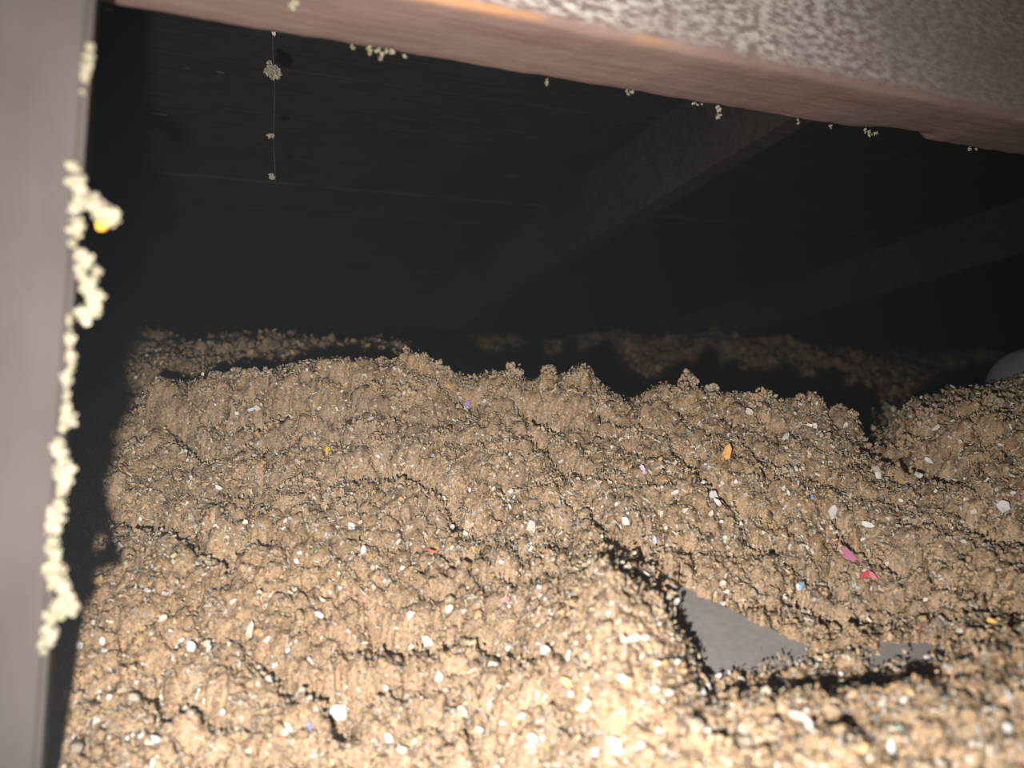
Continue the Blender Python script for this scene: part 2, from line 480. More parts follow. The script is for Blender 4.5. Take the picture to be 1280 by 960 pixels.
# the gap that shows the grey board
A = at(785, 690, 0.642); B = at(1015, 812, 0.535); Cc = at(905, 852, 0.505)
A[2] -= 0.004; B[2] -= 0.004; Cc[2] -= 0.004
bn = np.cross(B - A, Cc - A); bn /= np.linalg.norm(bn)
if bn[2] < 0: bn = -bn
def plane_z(x, y): return A[2] - (bn[0] * (x - A[0]) + bn[1] * (y - A[1])) / bn[2]
def world_poly(pts):  # corners of the gap laid onto the board plane
    out = []
    o = np.array([0, 0, CAMZ])
    for px, py in pts:
        d = at(px, py, 1.0) - o
        t = np.dot(A - o, bn) / np.dot(d, bn)
        out.append((o + d * t)[:2])
    return np.array(out)
def inside(x, y, poly):
    r = np.zeros(x.shape, bool); n = len(poly)
    for i in range(n):
        x1, y1 = poly[i]; x2, y2 = poly[(i + 1) % n]
        c = (y1 > y) != (y2 > y)
        xi = (x2 - x1) * (y - y1) / (y2 - y1 + 1e-12) + x1
        r ^= c & (x < xi)
    return r
ex = X + 0.004 * fbm(X / 0.011, Y / 0.011, 71, 2); ey = Y + 0.004 * fbm(X / 0.011 + 7, Y / 0.011, 73, 2)
GAP1 = world_poly([(766, 678), (800, 690), (862, 738), (940, 775), (1014, 808), (1010, 850), (960, 880), (880, 885), (838, 845), (825, 770), (780, 715)])
GAP2 = world_poly([(1090, 805), (1130, 803), (1180, 809), (1210, 828), (1195, 850), (1150, 880), (1090, 870), (1075, 830)])
GAP3 = world_poly([(1000, 806), (1095, 806), (1080, 845), (1010, 850)])
BOARD_PX = [(772, 680), (862, 736), (1010, 806), (1100, 800), (1195, 806), (1225, 832), (1215, 890), (1060, 915), (860, 930), (800, 850), (765, 720)]
gap = inside(ex, ey, GAP1) | inside(ex, ey, GAP2)
# insulation lies over the board wherever the gap does not bare it
bw = world_poly(BOARD_PX); bcn = bw.mean(0); bwide = bcn + (bw - bcn) * 1.12
over = inside(X, Y, bwide) & ~gap
Z = np.where(over, np.maximum(Z, plane_z(X, Y) + 0.006 + 0.004 * lump2 + 0.003 * fine), Z)
Z = np.where(gap, np.minimum(Z, plane_z(X, Y) - 0.012), Z)
g3 = inside(ex, ey, GAP3) & ~gap
Z = np.where(g3, np.minimum(Z, plane_z(X, Y) + 0.004 + 0.004 * lump2), Z)
Z = np.maximum(Z, 0.012)
roofz = ROOF0 - TAN * (-math.sin(ALPHA) * X + math.cos(ALPHA) * Y) + CAMZ
Z = np.where(Z > roofz - 0.02, np.maximum(roofz - 0.02, 0.012), Z)      # under the roof at the eaves
TER = np.stack([X, Y, Z], -1)
tpx, tpy = project(TER.reshape(-1, 3)); tpx = tpx.reshape(D.shape); tpy = tpy.reshape(D.shape)

# surface normals of the terrain for scattering
gu = np.gradient(TER, axis=1); gv = np.gradient(TER, axis=0)
NRM = np.cross(gu, gv); NRM /= np.linalg.norm(NRM, axis=-1, keepdims=True) + 1e-12
# crumbly relief straight out of the surface, also on steep faces
S3 = Y + Z
TER = TER + NRM * ((0.0016 * fbm(X / 0.0045, S3 / 0.0045, 37, 2) + 0.0022 * fbm(X / 0.010, S3 / 0.010, 38, 2)) * ~gap)[..., None]
gu = np.gradient(TER, axis=1); gv = np.gradient(TER, axis=0)
NRM = np.cross(gu, gv); AREA = np.linalg.norm(NRM, axis=-1)
NRM /= AREA[..., None] + 1e-12
PW8 = (AREA / D ** 2).ravel()
GU = gu.reshape(-1, 3); GV = gv.reshape(-1, 3)

# colours (linear albedo) of the shredded paper
TAN_ = np.array([0.415, 0.286, 0.180])
def palette(n):
    P = np.array([[0.42, 0.295, 0.18], [0.50, 0.35, 0.21], [0.36, 0.265, 0.175], [0.34, 0.28, 0.21], [0.54, 0.35, 0.17], [0.47, 0.40, 0.31], [0.66, 0.60, 0.50], [0.28, 0.24, 0.20], [0.40, 0.35, 0.24]])
    p = np.array([.27, .17, .15, .11, .08, .085, .055, .05, .03]); p /= p.sum()
    c = P[rng.choice(len(P), n, p=p)]
    return c * rng.uniform(0.82, 1.15, (n, 1))
tone = fbm(X / 0.05, Y / 0.05, 81, 4)
warm = fbm(X / 0.2, Y / 0.2, 87, 2)
c_t = TAN_[None, None] * (1 + 0.22 * tone[..., None]) * (1 + 0.10 * (c2[..., None] - .5))
c_t = c_t * (1 + 0.25 * fbm(X / 0.004, (Y + Z) / 0.004, 83, 2))[..., None]
c_t = c_t * (1 + warm[..., None] * np.array([0.05, 0.0, -0.12]))

ii = np.arange(NR * NC).reshape(NR, NC)
Q = np.stack([ii[:-1, :-1], ii[:-1, 1:], ii[1:, 1:], ii[1:, :-1]], -1).reshape(-1, 4)
T0 = np.concatenate([Q[:, [0, 1, 2]], Q[:, [0, 2, 3]]])
VS = [TER.reshape(-1, 3)]; TS = [T0]; CS = [c_t.reshape(-1, 3)]; off = NR * NC

def pick(n, dmin, dmax, extra=None):
    """random points on the terrain, denser where the picture shows it larger"""
    ok = (D > dmin) & (D < dmax) & ~gap & (CRK < 0.4) & (abs(bx - 640) < 900)
    f = np.flatnonzero(ok.ravel())
    pw = PW8[f]; j = rng.choice(f, n, p=pw / pw.sum())
    P = TER.reshape(-1, 3)[j].copy()
    P += GU[j] * rng.uniform(-0.6, 0.6, (n, 1)) + GV[j] * rng.uniform(-0.6, 0.6, (n, 1))
    return P, NRM.reshape(-1, 3)[j], j

def add_blobs(n, dmin, dmax, rlo, rhi, base, sink=0.1):
    P, N, j = pick(n, dmin, dmax)
    R = np.exp(rng.uniform(math.log(rlo), math.log(rhi), n))
    P = P + N * (R * rng.uniform(-0.5, 0.55, n))[:, None]
    V, T, k = blobs(P, R, base)
    global off
    VS.append(V); TS.append(T + off); CS.append(np.repeat(palette(n) * (1 + 0.2 * tone.ravel()[j][:, None]), k, 0)); off += len(V)

add_blobs(1500, 0.30, 0.62, 0.0016, 0.0046, ICO2, 0)
add_blobs(9000, 0.30, 0.80, 0.0008, 0.0026, ICO1, 0)
add_blobs(8000, 0.60, 1.25, 0.0010, 0.0034, ICO1, 0)
add_blobs(4000, 1.05, 2.6, 0.003, 0.008, ICO1, 0)

def add_strips(n, dmin, dmax, llo, lhi, wlo, whi, pal, seg=4, wild=0.45, lift=(0.0008, 0.0035)):
    """curled paper slivers: four-vertex-pair ribbons"""
    P, N, j = pick(n, dmin, dmax)
    L = rng.uniform(llo, lhi, n); W = rng.uniform(wlo, whi, n)
    NP = seg
    t = np.linspace(-0.5, 0.5, NP)
    curl = rng.normal(scale=0.35, size=n)
    loc = np.zeros((n, 2 * NP, 3))
    for k, tt in enumerate(t):
        z = curl * (tt * tt - 0.08) * L
        for s_, sg in enumerate((-1, 1)):
            loc[:, 2 * k + s_, 0] = tt * L
            loc[:, 2 * k + s_, 1] = sg * W * 0.5 * rng.uniform(0.5, 1.0, n)
            loc[:, 2 * k + s_, 2] = z
    # lie roughly along the surface with random tilt
    nn = N + wild * rng.normal(size=(n, 3)); nn /= np.linalg.norm(nn, axis=1, keepdims=True)
    a = np.cross(nn, rng.normal(size=(n, 3))); a /= np.linalg.norm(a, axis=1, keepdims=True)
    b = np.cross(nn, a)
    V = loc[..., 0:1] * a[:, None] + loc[..., 1:2] * b[:, None] + loc[..., 2:3] * nn[:, None] + (P + N * rng.uniform(lift[0], lift[1], (n, 1)))[:, None]
    base = np.array([f for k in range(NP - 1) for f in ((2 * k, 2 * k + 1, 2 * k + 3), (2 * k, 2 * k + 3, 2 * k + 2))])
    T = base[None] + (np.arange(n) * 2 * NP)[:, None, None]
    global off
    VS.append(V.reshape(-1, 3)); TS.append(T.reshape(-1, 3) + off); CS.append(np.repeat(pal(n), 2 * NP, 0)); off += n * 2 * NP

# fuzzy nuggets: clumps of crumbs that stand proud of the surface
def add_nuggets(n, dmin, dmax, rlo, rhi, per):
    P, N, j = pick(n, dmin, dmax)
    R = np.exp(rng.uniform(math.log(rlo), math.log(rhi), n))
    C0 = P + N * (R * 0.15)[:, None]
    v = rng.normal(size=(n, per, 3)); v /= np.linalg.norm(v, axis=2, keepdims=True)
    v *= (R[:, None] * rng.uniform(0.3, 1.0, (n, per)) ** 0.5)[..., None]
    S = np.stack([np.ones(n), rng.uniform(0.6, 1, n), rng.uniform(0.5, 0.9, n)], -1)
    v = np.einsum('nij,nkj->nki', rand_rot(n), v * S[:, None])
    pts = (C0[:, None] + v).reshape(-1, 3)
    rr = np.repeat(R, per) * rng.uniform(0.12, 0.30, n * per)
    V, T, k = blobs(pts, rr, ICO1)
    global off
    cl = np.repeat(0.5 * palette(n) + 0.5 * TAN_, per, 0) * 0.6 + 0.4 * palette(n * per)
    VS.append(V); TS.append(T + off); CS.append(np.repeat(cl, k, 0)); off += len(V)
add_nuggets(170, 0.33, 0.62, 0.004, 0.010, 55)
add_nuggets(200, 0.60, 0.95, 0.005, 0.012, 45)
add_nuggets(90, 0.85, 0.94, 0.007, 0.016, 50)

def fuzz(n): return (0.8 * palette(n) + 0.2 * TAN_) * rng.uniform(0.70, 1.28, (n, 1))
def pale(n):
    P = np.array([[0.72, 0.68, 0.60], [0.62, 0.56, 0.46], [0.50, 0.45, 0.38], [0.60, 0.46, 0.28], [0.36, 0.34, 0.32], [0.70, 0.72, 0.72]])
    return P[rng.choice(6, n, p=[.3, .25, .17, .15, .07, .06])] * rng.uniform(0.70, 0.95, (n, 1))
add_strips(2500, 0.30, 0.75, 0.0025, 0.008, 0.0006, 0.0022, pale)
add_strips(3000, 0.65, 1.1, 0.003, 0.008, 0.0008, 0.0026, pale)
add_strips(10000, 0.30, 0.75, 0.0009, 0.0022, 0.0008, 0.0018, pale, 3, 0.7, (0.0012, 0.003))
add_strips(10000, 0.65, 1.05, 0.0012, 0.0030, 0.0010, 0.0024, pale, 3, 0.7, (0.0012, 0.003))
add_strips(5500, 0.30, 0.70, 0.0015, 0.0046, 0.0014, 0.0036, pale, 3, 0.6)
add_strips(6500, 0.62, 1.1, 0.002, 0.0056, 0.0016, 0.0042, pale, 3, 0.6)
add_strips(80000, 0.30, 0.80, 0.0016, 0.0048, 0.0009, 0.0028, fuzz, 3, 1.0, (-0.001, 0.0026))
add_strips(65000, 0.70, 1.2, 0.0022, 0.006, 0.0012, 0.0034, fuzz, 3, 0.9, (-0.001, 0.0026))
add_strips(14000, 1.1, 3.2, 0.004, 0.012, 0.002, 0.006, fuzz, 3, 0.9, (-0.001, 0.004))

ins = link('loose_insulation', mesh_np('loose_insulation', np.concatenate(VS), np.concatenate(TS), M_INS, np.concatenate(CS)))
tag(ins, 'heaped tan loose-fill cellulose insulation of shredded paper covering the attic floor', 'insulation', None, 'stuff')

def on_terrain(px, py, lift=0.003):
    for r in (2.0, 4.0, 8.0, 16.0):
        mk = (abs(tpx - px) < r) & (abs(tpy - py) < r) & ~gap
        f = np.flatnonzero(mk.ravel())
        if len(f):
            dmin = D.ravel()[f].min()
            f = f[D.ravel()[f] < dmin + 0.02]
            j = f[np.argmin(np.hypot(tpx.ravel()[f] - px, tpy.ravel()[f] - py))]
            n = NRM.reshape(-1, 3)[j]
            return TER.reshape(-1, 3)[j] + n * lift, n, D.ravel()[j]
    return None

# ------------------------------------------------------------------ the grey board in the gap
bc = (A + B + Cc) / 3
yb = np.array([0.88, -0.46, 0.0]); yb = yb - bn * np.dot(yb, bn); yb /= np.linalg.norm(yb)
xb = np.cross(yb, bn)
def board(name, corners_px, label, thick=0.010):
    P2 = world_poly(corners_px)
    tp = [np.array([p[0], p[1], plane_z(p[0], p[1])]) for p in P2]
    bm = bmesh.new()
    c = sum(tp) / len(tp)
    vs = [bm.verts.new(p - c) for p in tp]
    f = bm.faces.new(vs)
    g = bmesh.ops.extrude_face_region(bm, geom=[f])
    bmesh.ops.translate(bm, vec=Vector(-bn * thick), verts=[v for v in g['geom'] if isinstance(v, bmesh.types.BMVert)])
    bmesh.ops.recalc_face_normals(bm, faces=bm.faces)
    bmesh.ops.bevel(bm, geom=bm.edges[:], offset=0.001, segments=1, affect='EDGES')
    me = bpy.data.meshes.new(name); bm.to_mesh(me); bm.free(); me.materials.append(M_BOARD)
    o = link(name, me); o.location = c
    return o
o = board('grey_board', BOARD_PX,
          'flat grey board exposed in the gap between two heaps of insulation')
tag(o, 'flat smooth grey board exposed in the gap between heaps of insulation', 'board')

# ------------------------------------------------------------------ beam and leaning post
BA = math.radians(26)
be1 = np.array([math.cos(BA), math.sin(BA), 0]); be2 = np.array([-math.sin(BA), math.cos(BA), 0])
far0 = at(120, 5, 0.450)
BZ = far0[2]
BW = 0.089; BH = 0.235
# local frame: x along, y = 0 front face, y = BW back face, z = 0 underside
O = far0 - be2 * BW
# slope of the beam so its lower far edge passes through the picture's right end
farR = at(1280, 196, 0.845)
bdir = farR - far0; bdir /= np.linalg.norm(bdir)
bperp = np.cross([0, 0, 1.0], bdir); bperp /= np.linalg.norm(bperp)
bup = np.cross(bdir, bperp)
O = far0 - bperp * BW
NX = 420
xs = np.linspace(-0.75, 1.7, NX)
sec = []
r_ = 0.005
for cx, cy, a0 in ((r_, r_, 180), (BW - r_, r_, 270), (BW - r_, BH - r_, 0), (r_, BH - r_, 90)):
    for k in range(4):
        a = math.radians(a0 + 30 * k); sec.append((cx + r_ * math.cos(a), cy + r_ * math.sin(a)))
# denser points along underside and front
def dense(pts, step=0.012):
    out = []
    for p, q in zip(pts, pts[1:] + pts[:1]):
        n = max(1, int(math.hypot(q[0] - p[0], q[1] - p[1]) / step))
        for k in range(n): out.append((p[0] + (q[0] - p[0]) * k / n, p[1] + (q[1] - p[1]) * k / n))
    return out
sec = np.array(dense(sec)); NS = len(sec)
BX = np.repeat(xs, NS); SY = np.tile(sec[:, 0], NX); SZ = np.tile(sec[:, 1], NX)
wob = 0.0006 * fbm(BX * 60, SY * 90 + SZ * 150, 91, 3)
lowback = (SZ < 0.012) & (SY > BW - 0.022)
# ragged lower far edge, and the chipped notch near the right end
SZ = SZ + np.where(SZ < BH * 0.5, 0.0006 * fbm(BX * 70, SY * 60, 95, 3), 0) + wob
mid = np.array([0.0])
notch_c = np.dot(at(1085, 163, 0.74) - O, bdir)
notch_e = np.dot(at(1142, 172, 0.775) - O, bdir)
nm = np.clip((BX - (notch_c - 0.03)) / 0.05, 0, 1) * np.clip((notch_e + 0.004 - BX) / 0.012, 0, 1)
SZ = SZ + np.where(lowback, 0.007 * nm * np.clip((SY - (BW - 0.022)) / 0.022, 0, 1), 0)
SY = SY + np.where(SZ > 0.02, 0.0008 * fbm(BX * 25, SZ * 120, 97, 3), 0)
BV = np.stack([BX, SY, SZ], -1)
ii2 = np.arange(NX * NS).reshape(NX, NS); jj = np.roll(ii2, -1, axis=1)
BQ = np.stack([ii2[:-1], ii2[1:], jj[1:], jj[:-1]], -1).reshape(-1, 4)
bme = mesh_np('roof_beam', BV, BQ, M_BEAM)
bmx = bmesh.new(); bmx.from_mesh(bme)
bmx.verts.ensure_lookup_table()
bmx.faces.new([bmx.verts[i] for i in ii2[0]]); bmx.faces.new([bmx.verts[i] for i in ii2[-1]][::-1])
bmesh.ops.recalc_face_normals(bmx, faces=bmx.faces); bmx.to_mesh(bme); bmx.free()
beam = link('roof_beam', bme)
R = Matrix.Identity(4)
for i in range(3):
    R[i][0] = bdir[i]; R[i][1] = bperp[i]; R[i][2] = bup[i]; R[i][3] = O[i]
beam.matrix_world = R
tag(beam, 'heavy reddish brown wooden beam with a whitish weathered front face', 'beam')

PD = 0.335
top = at(118, 0, PD); bot = at(50, 960, PD)
pdir = (top - bot) / np.linalg.norm(top - bot)
pn = be2.copy()                                 # away from the camera, through the post
pl = np.cross(pdir, pn); pl /= np.linalg.norm(pl)    # along the post's width
if pl[0] < 0: pl = -pl
pn = np.cross(pl, pdir); 
if pn[1] < 0: pn = -pn
bm = bmesh.new(); bmesh.ops.create_cube(bm, size=1.0)
L0 = (bot[2] - 0.005) / pdir[2]; L1 = 0.40
PWD, PTH = 0.089, 0.040
tot = L0 + np.linalg.norm(top - bot) + L1
bmesh.ops.scale(bm, vec=(PWD, PTH, tot), verts=bm.verts)
bmesh.ops.bevel(bm, geom=bm.edges[:], offset=0.003, segments=3, affect='EDGES')
bmesh.ops.translate(bm, vec=(-PWD / 2, PTH / 2, tot / 2), verts=bm.verts)
me = bpy.data.meshes.new('wooden_post'); bm.to_mesh(me); bm.free(); me.materials.append(M_POST)
post = link('wooden_post', me)
R = Matrix.Identity(4); og = bot - pdir * L0
for i in range(3):
    R[i][0] = pl[i]; R[i][1] = pn[i]; R[i][2] = pdir[i]; R[i][3] = og[i]
post.matrix_world = R
tag(post, 'leaning grey-brown wooden post standing against the beam', 'post')

# ------------------------------------------------------------------ cream insulation tufts clinging to the wood
CREAM = np.array([0.37, 0.33, 0.235])
def tuft(name, pts, d, label, group, cat='insulation tuft', dens=34, col=CREAM, spread=0.95, jit=0.0):
    """pts: (px, py, radius in pixels); one fluffy clump of many crumbs"""
    P = []; R = []
    for px, py, r in pts:
        px = px + r * 0.2 * rng.normal(); py = py + r * 0.2 * rng.normal(); r = r * rng.uniform(0.8, 1.3)
        c = at(px, py, d); rm_ = r / F * d
        n = max(6, int(dens))
        v = rng.normal(size=(n, 3)); v /= np.linalg.norm(v, axis=1, keepdims=True)
        rad = rm_ * spread * rng.uniform(0.0, 1.0, (n, 1)) ** 0.6
        P.append(c + v * rad); R.append(rm_ * rng.uniform(0.12, 0.5, n))
    P = np.concatenate(P); R = np.concatenate(R)
    c0 = P.mean(0)
    V, T, k = blobs(P - c0, R, ICO2 if len(P) < 500 else ICO1, rough=0.2)
    cc = col * rng.uniform(0.8, 1.12, (len(P), 1)) * (1 + rng.normal(scale=0.05, size=(len(P), 3)))
    o = link(name, mesh_np(name, V, T, M_TUFT, np.repeat(cc.clip(0, 0.9), k, 0)))
    o.location = c0
    if label: tag(o, label, cat, group)
    return o

GP = 'insulation tufts on the post edge'
ED = PD - 0.001
tuft('insulation_tuft', [(112, 58, 5), (111, 70, 6), (110, 80, 6), (107, 92, 5), (106, 102, 4), (104, 114, 3)], ED,
     'thin cream tuft high on the edge of the leaning post', GP)
tb = tuft('insulation_tuft', [(93, 212, 9), (97, 226, 10), (99, 240, 11), (106, 250, 11), (114, 256, 11), (124, 262, 10), (133, 268, 10), (139, 266, 7), (138, 275, 7), (97, 258, 10), (94, 275, 9), (93, 290, 7), (91, 305, 6), (102, 285, 5)], ED,
     'largest cream tuft jutting from the post edge, with an orange fleck', GP)
tuft('insulation_tuft', [(104, 318, 8), (112, 326, 8), (98, 334, 6), (120, 338, 7), (101, 346, 7), (110, 352, 9), (116, 364, 9), (106, 366, 8), (118, 376, 8), (109, 388, 9), (118, 388, 7), (126, 370, 4)], ED,
     'dangling cream clump below the tuft with the orange fleck', GP)
tuft('insulation_tuft', [(88, y, 4 + 1.5 * (k % 3 == 0)) for k, y in enumerate(range(398, 470, 8))] + [(83, y, 5) for y in range(470, 505, 7)] + [(84, 510, 7), (83, 522, 8), (80, 534, 7)], ED,
     'narrow cream strip of lint along the middle of the post edge', GP)
tuft('insulation_tuft', [(76, 556, 7), (77, 566, 8), (79, 578, 9), (80, 590, 10), (80, 602, 10), (78, 614, 10), (74, 626, 9), (70, 638, 8), (68, 650, 8), (66, 662, 8)], ED,
     'long cream tuft bulging from the lower part of the post edge', GP)
tuft('insulation_tuft', [(66, 676, 8), (66, 690, 9), (68, 702, 9), (70, 714, 11), (74, 726, 12), (78, 738, 13), (80, 750, 12), (76, 762, 12), (68, 774, 11), (62, 788, 9), (57, 802, 7), (54, 815, 5)], ED,
     'lowest cream tuft on the post edge, just above the insulation', GP)

# flecks
def flake_mesh(name, mat, seed, rx=1.0, ry=0.7, th=0.12, n=7, bend=0.25):
    rg = np.random.default_rng(seed)
    bm = bmesh.new(); vs = []
    for k in range(n):
        a = 2 * math.pi * (k + rg.uniform(-0.3, 0.3)) / n; r = rg.uniform(0.65, 1.1)
        x = rx * r * math.cos(a); y = ry * r * math.sin(a)
        vs.append(bm.verts.new((x, y, bend * (x * x - 0.4) + 0.1 * y * rg.uniform(-1, 1))))
    c = bm.verts.new((0, 0, -0.05))
    fs = [bm.faces.new((vs[k], vs[(k + 1) % n], c)) for k in range(n)]
    g = bmesh.ops.extrude_face_region(bm, geom=fs)
    bmesh.ops.translate(bm, vec=(0, 0, th), verts=[v for v in g['geom'] if isinstance(v, bmesh.types.BMVert)])
    bmesh.ops.recalc_face_normals(bm, faces=bm.faces)
    me = bpy.data.meshes.new(name); bm.to_mesh(me); bm.free(); me.materials.append(mat)
    return me

def place_flake(name, me, px, py, size_px, label, cat, group=None, rot=None, lift=0.0036, tilt=0.35, stretch=1.0):
    r = on_terrain(px, py, lift)
    if r is None: return None
    p, n, d = r
    # face between the surface normal and the viewer, as loose flakes lie
    v = np.array([0, 0, CAMZ]) - p; v /= np.linalg.norm(v)
    p = p + v * 0.0035
    n = 0.6 * n + 1.0 * v + tilt * rng.normal(size=3) * 0.5
    n = Vector(n / np.linalg.norm(n))
    q = n.to_track_quat('Z', 'Y') @ Quaternion((0, 0, 1), rng.uniform(0, 6.28) if rot is None else rot)
    o = link(name, me)
    s = size_px * 0.5 / F * math.hypot(d, CAMZ - p[2])
    o.matrix_world = Matrix.Translation(Vector(p)) @ q.to_matrix().to_4x4() @ Matrix.Diagonal((s * stretch, s, s, 1))
    if label: tag(o, label, cat, group)
    return o

def pmat(name, c): return plain_mat(name, c, 0.85, 0.1, 0.06, 40)
M_WHITE = pmat('white_paper', (0.64, 0.61, 0.57)); M_OFF = pmat('off_white_paper', (0.55, 0.48, 0.39))
WM = [flake_mesh('paper_flake', M_WHITE if k % 3 else M_OFF, 100 + k, 1.0, 0.45 + 0.08 * (k % 5), 0.14, 6 + k % 3) for k in range(10)]
GW = 'white paper flakes in the insulation'
def flake_label(px, py, k):
    col = 'white' if k % 3 else 'cream'
    if px < 250 and py > 590: where = 'in the insulation beside the foot of the post'
    elif py < 560 and px < 700: where = 'near the shadowed ridge below the cobweb and rafter'
    elif py < 600 and px < 1090: where = 'on the upper slope of the heap behind the grey board'
    elif px >= 1090 and py < 700: where = 'on the heap in front of the grey duct'
    elif px > 860 and py > 850: where = 'on the near heap in front of the grey board'
    elif px > 690 and 690 < py <= 850 and px < 870: where = 'on the rounded lump beside the grey board'
    elif px > 760: where = 'on the slope around the pink paper scrap'
    elif py > 800: where = 'among the broad tan lumps between post and grey board'
    elif px < 520: where = 'on the slope between the post and the red-orange speck'
    else: where = 'on the slope between the red-orange speck and the grey board'
    return f'small {col} paper flake {where}'
BIGW = [(320, 787, 20), (224, 803, 17), (244, 812, 18), (258, 812, 12), (1040, 641, 19), (1084, 660, 17), (1090, 590, 20), (1096, 597, 13), (1250, 637, 22), (797, 765, 17),
        (792, 798, 20), (806, 799, 13), (985, 548, 14), (935, 516, 13), (884, 622, 20), (904, 631, 14), (1108, 610, 13), (1146, 594, 14), (622, 879, 22), (586, 890, 15),
        (1001, 905, 24), (1246, 893, 22), (848, 742, 13), (660, 661, 14), (445, 660, 15), (396, 773, 15), (516, 771, 16), (530, 800, 18), (682, 822, 18), (548, 850, 15),
        (740, 879, 20), (775, 930, 24), (305, 822, 12), (630, 765, 18), (667, 660, 18), (1165, 575, 13), (1215, 640, 13), (1228, 852, 18), (98, 812, 13), (202, 777, 11),
        (1178, 538, 12), (1055, 535, 12), (560, 763, 14), (696, 640, 12), (785, 652, 14), (845, 617, 12), (980, 612, 10), (1020, 535, 10), (640, 612, 10), (320, 512, 9),
        (350, 580, 10), (268, 612, 12), (455, 690, 12), (475, 640, 9), (730, 545, 9), (585, 668, 13), (858, 640, 12), (960, 600, 9), (905, 568, 9), (1128, 640, 12)]
cnt = 0
for px, py, s in BIGW:
    place_flake('paper_flake', WM[cnt % 10], px, py, s, flake_label(px, py, cnt % 10), 'paper flake', GW); cnt += 1
tries = 0
while cnt < 290 and tries < 2000:
    tries += 1
    py = 505 + 450 * rng.uniform() ** 0.9; px = rng.uniform(100, 1278)
    dist = np.interp(py, [490, 960], [1.0, 0.38])
    s = rng.uniform(0.0035, 0.0075) / dist * F
    if place_flake('paper_flake', WM[cnt % 10], px, py, s, flake_label(px, py, cnt % 10), 'paper flake', GW): cnt += 1

COLS = [('yellow_flake', (0.80, 0.47, 0.03), 407, 568, 15, 'bright yellow flake alone on the grey-tan slope of the insulation', 'flake'),
        ('yellow_flake', (0.80, 0.55, 0.10), 130, 862, 16, 'yellow flake in the insulation beside the foot of the post', 'flake'),
        ('yellow_flake', (0.78, 0.50, 0.12), 1252, 783, 12, 'small yellow flake in the insulation behind the grey board', 'flake'),
        ('yellow_flake', (0.85, 0.62, 0.22), 724, 855, 13, 'pale yellow flake in the insulation in front of the rounded lump', 'flake'),
        ('blue_flake', (0.28, 0.34, 0.75), 398, 912, 13, 'violet-blue flake beside a pale pointed scrap in the insulation', 'flake'),
        ('blue_flake', (0.16, 0.45, 0.75), 988, 732, 11, 'sky blue flake in the insulation between grey board and pink scrap', 'flake'),
        ('blue_flake', (0.20, 0.35, 0.65), 1021, 622, 9, 'small blue speck beside a white flake up the heap', 'flake'),
        ('lilac_flake', (0.62, 0.48, 0.66), 813, 591, 12, 'pale lilac flake on the upper insulation heap', 'flake'),
        ('lilac_flake', (0.50, 0.50, 0.85), 1201, 878, 14, 'lavender flake on the heap in front of the grey board', 'flake'),
        ('mint_flake', (0.45, 0.66, 0.48), 1127, 925, 16, 'mint green flake on the heap in front of the grey board', 'flake'),
        ('pink_flake', (0.75, 0.22, 0.25), 640, 750, 9, 'tiny pink speck in the insulation beside the rounded lump', 'flake'),
        ('red_flake', (0.75, 0.17, 0.09), 532, 696, 9, 'tiny red-orange speck in the middle of the insulation', 'flake'),
        ('purple_flake', (0.28, 0.22, 0.55), 580, 507, 11, 'small purple flake near the ridge of the insulation', 'flake'),
        ('orange_flake', (0.70, 0.38, 0.14), 915, 570, 22, 'orange-brown paper piece on the upper insulation heap', 'flake'),
        ('blue_flake', (0.45, 0.55, 0.70), 809, 681, 10, 'pale blue flake above the shaded end of the grey board', 'flake'),
        ('white_scrap', (0.70, 0.66, 0.60), 415, 896, 30, 'pale pointed paper scrap beside the violet-blue flake', 'paper scrap'),
        ('blue_flake', (0.50, 0.60, 0.75), 319, 513, 8, 'pale blue speck high on the insulation ridge', 'flake')]
for k, (nm, c, px, py, s, lb, ct) in enumerate(COLS):
    me = flake_mesh(nm, pmat(nm + '_paper', c), 300 + k, 1.0, 0.6, 0.14, 6)
    place_flake(nm, me, px, py, s, lb, ct, 'coloured paper flakes', stretch=1.3, lift=0.006)

# pink and red folded paper scrap
def scrap(name, pts, mat, lift=0.006):
    P = []
    for px, py in pts:
        r = on_terrain(px, py, 0)
        P.append(r)
    d = np.mean([r[2] for r in P]) - 0.014
    W = [at(px, py, d - (py - pts[0][1]) / F * 0.5 * d) for px, py in pts]
    c = sum(W) / len(W)
    bm = bmesh.new(); f = bm.faces.new([bm.verts.new(p - c) for p in W])
    g = bmesh.ops.extrude_face_region(bm, geom=[f])
    bmesh.ops.translate(bm, vec=(0.0002, 0.0012, -0.0004), verts=[v for v in g['geom'] if isinstance(v, bmesh.types.BMVert)])
    bmesh.ops.recalc_face_normals(bm, faces=bm.faces)
    me = bpy.data.meshes.new(name); bm.to_mesh(me); bm.free(); me.materials.append(mat)
    o = link(name, me); o.location = c; return o
M_PINK = pmat('pink_paper', (0.46, 0.17, 0.24)); M_RED = pmat('red_paper', (0.55, 0.07, 0.09)); M_ROSE = pmat('rose_paper', (0.62, 0.20, 0.25))
s1 = scrap('paper_scrap', [(1052, 685), (1056, 682), (1066, 692), (1080, 706), (1072, 707), (1060, 700), (1053, 697)], M_PINK)
tag(s1, 'long mauve pink paper scrap lying on the insulation', 'paper scrap', 'coloured paper scraps')
s2 = scrap('paper_scrap', [(1074, 721), (1079, 715), (1085, 713), (1086, 720), (1081, 724)], M_RED)
tag(s2, 'folded red paper scrap below the mauve pink one', 'paper scrap', 'coloured paper scraps')
s3 = scrap('fold', [(1086, 713), (1092, 716), (1097, 723), (1092, 724), (1087, 719)], M_ROSE)
s3.parent = s2; s3.location = s3.location - s2.location
tag(s3, 'lighter rose fold')

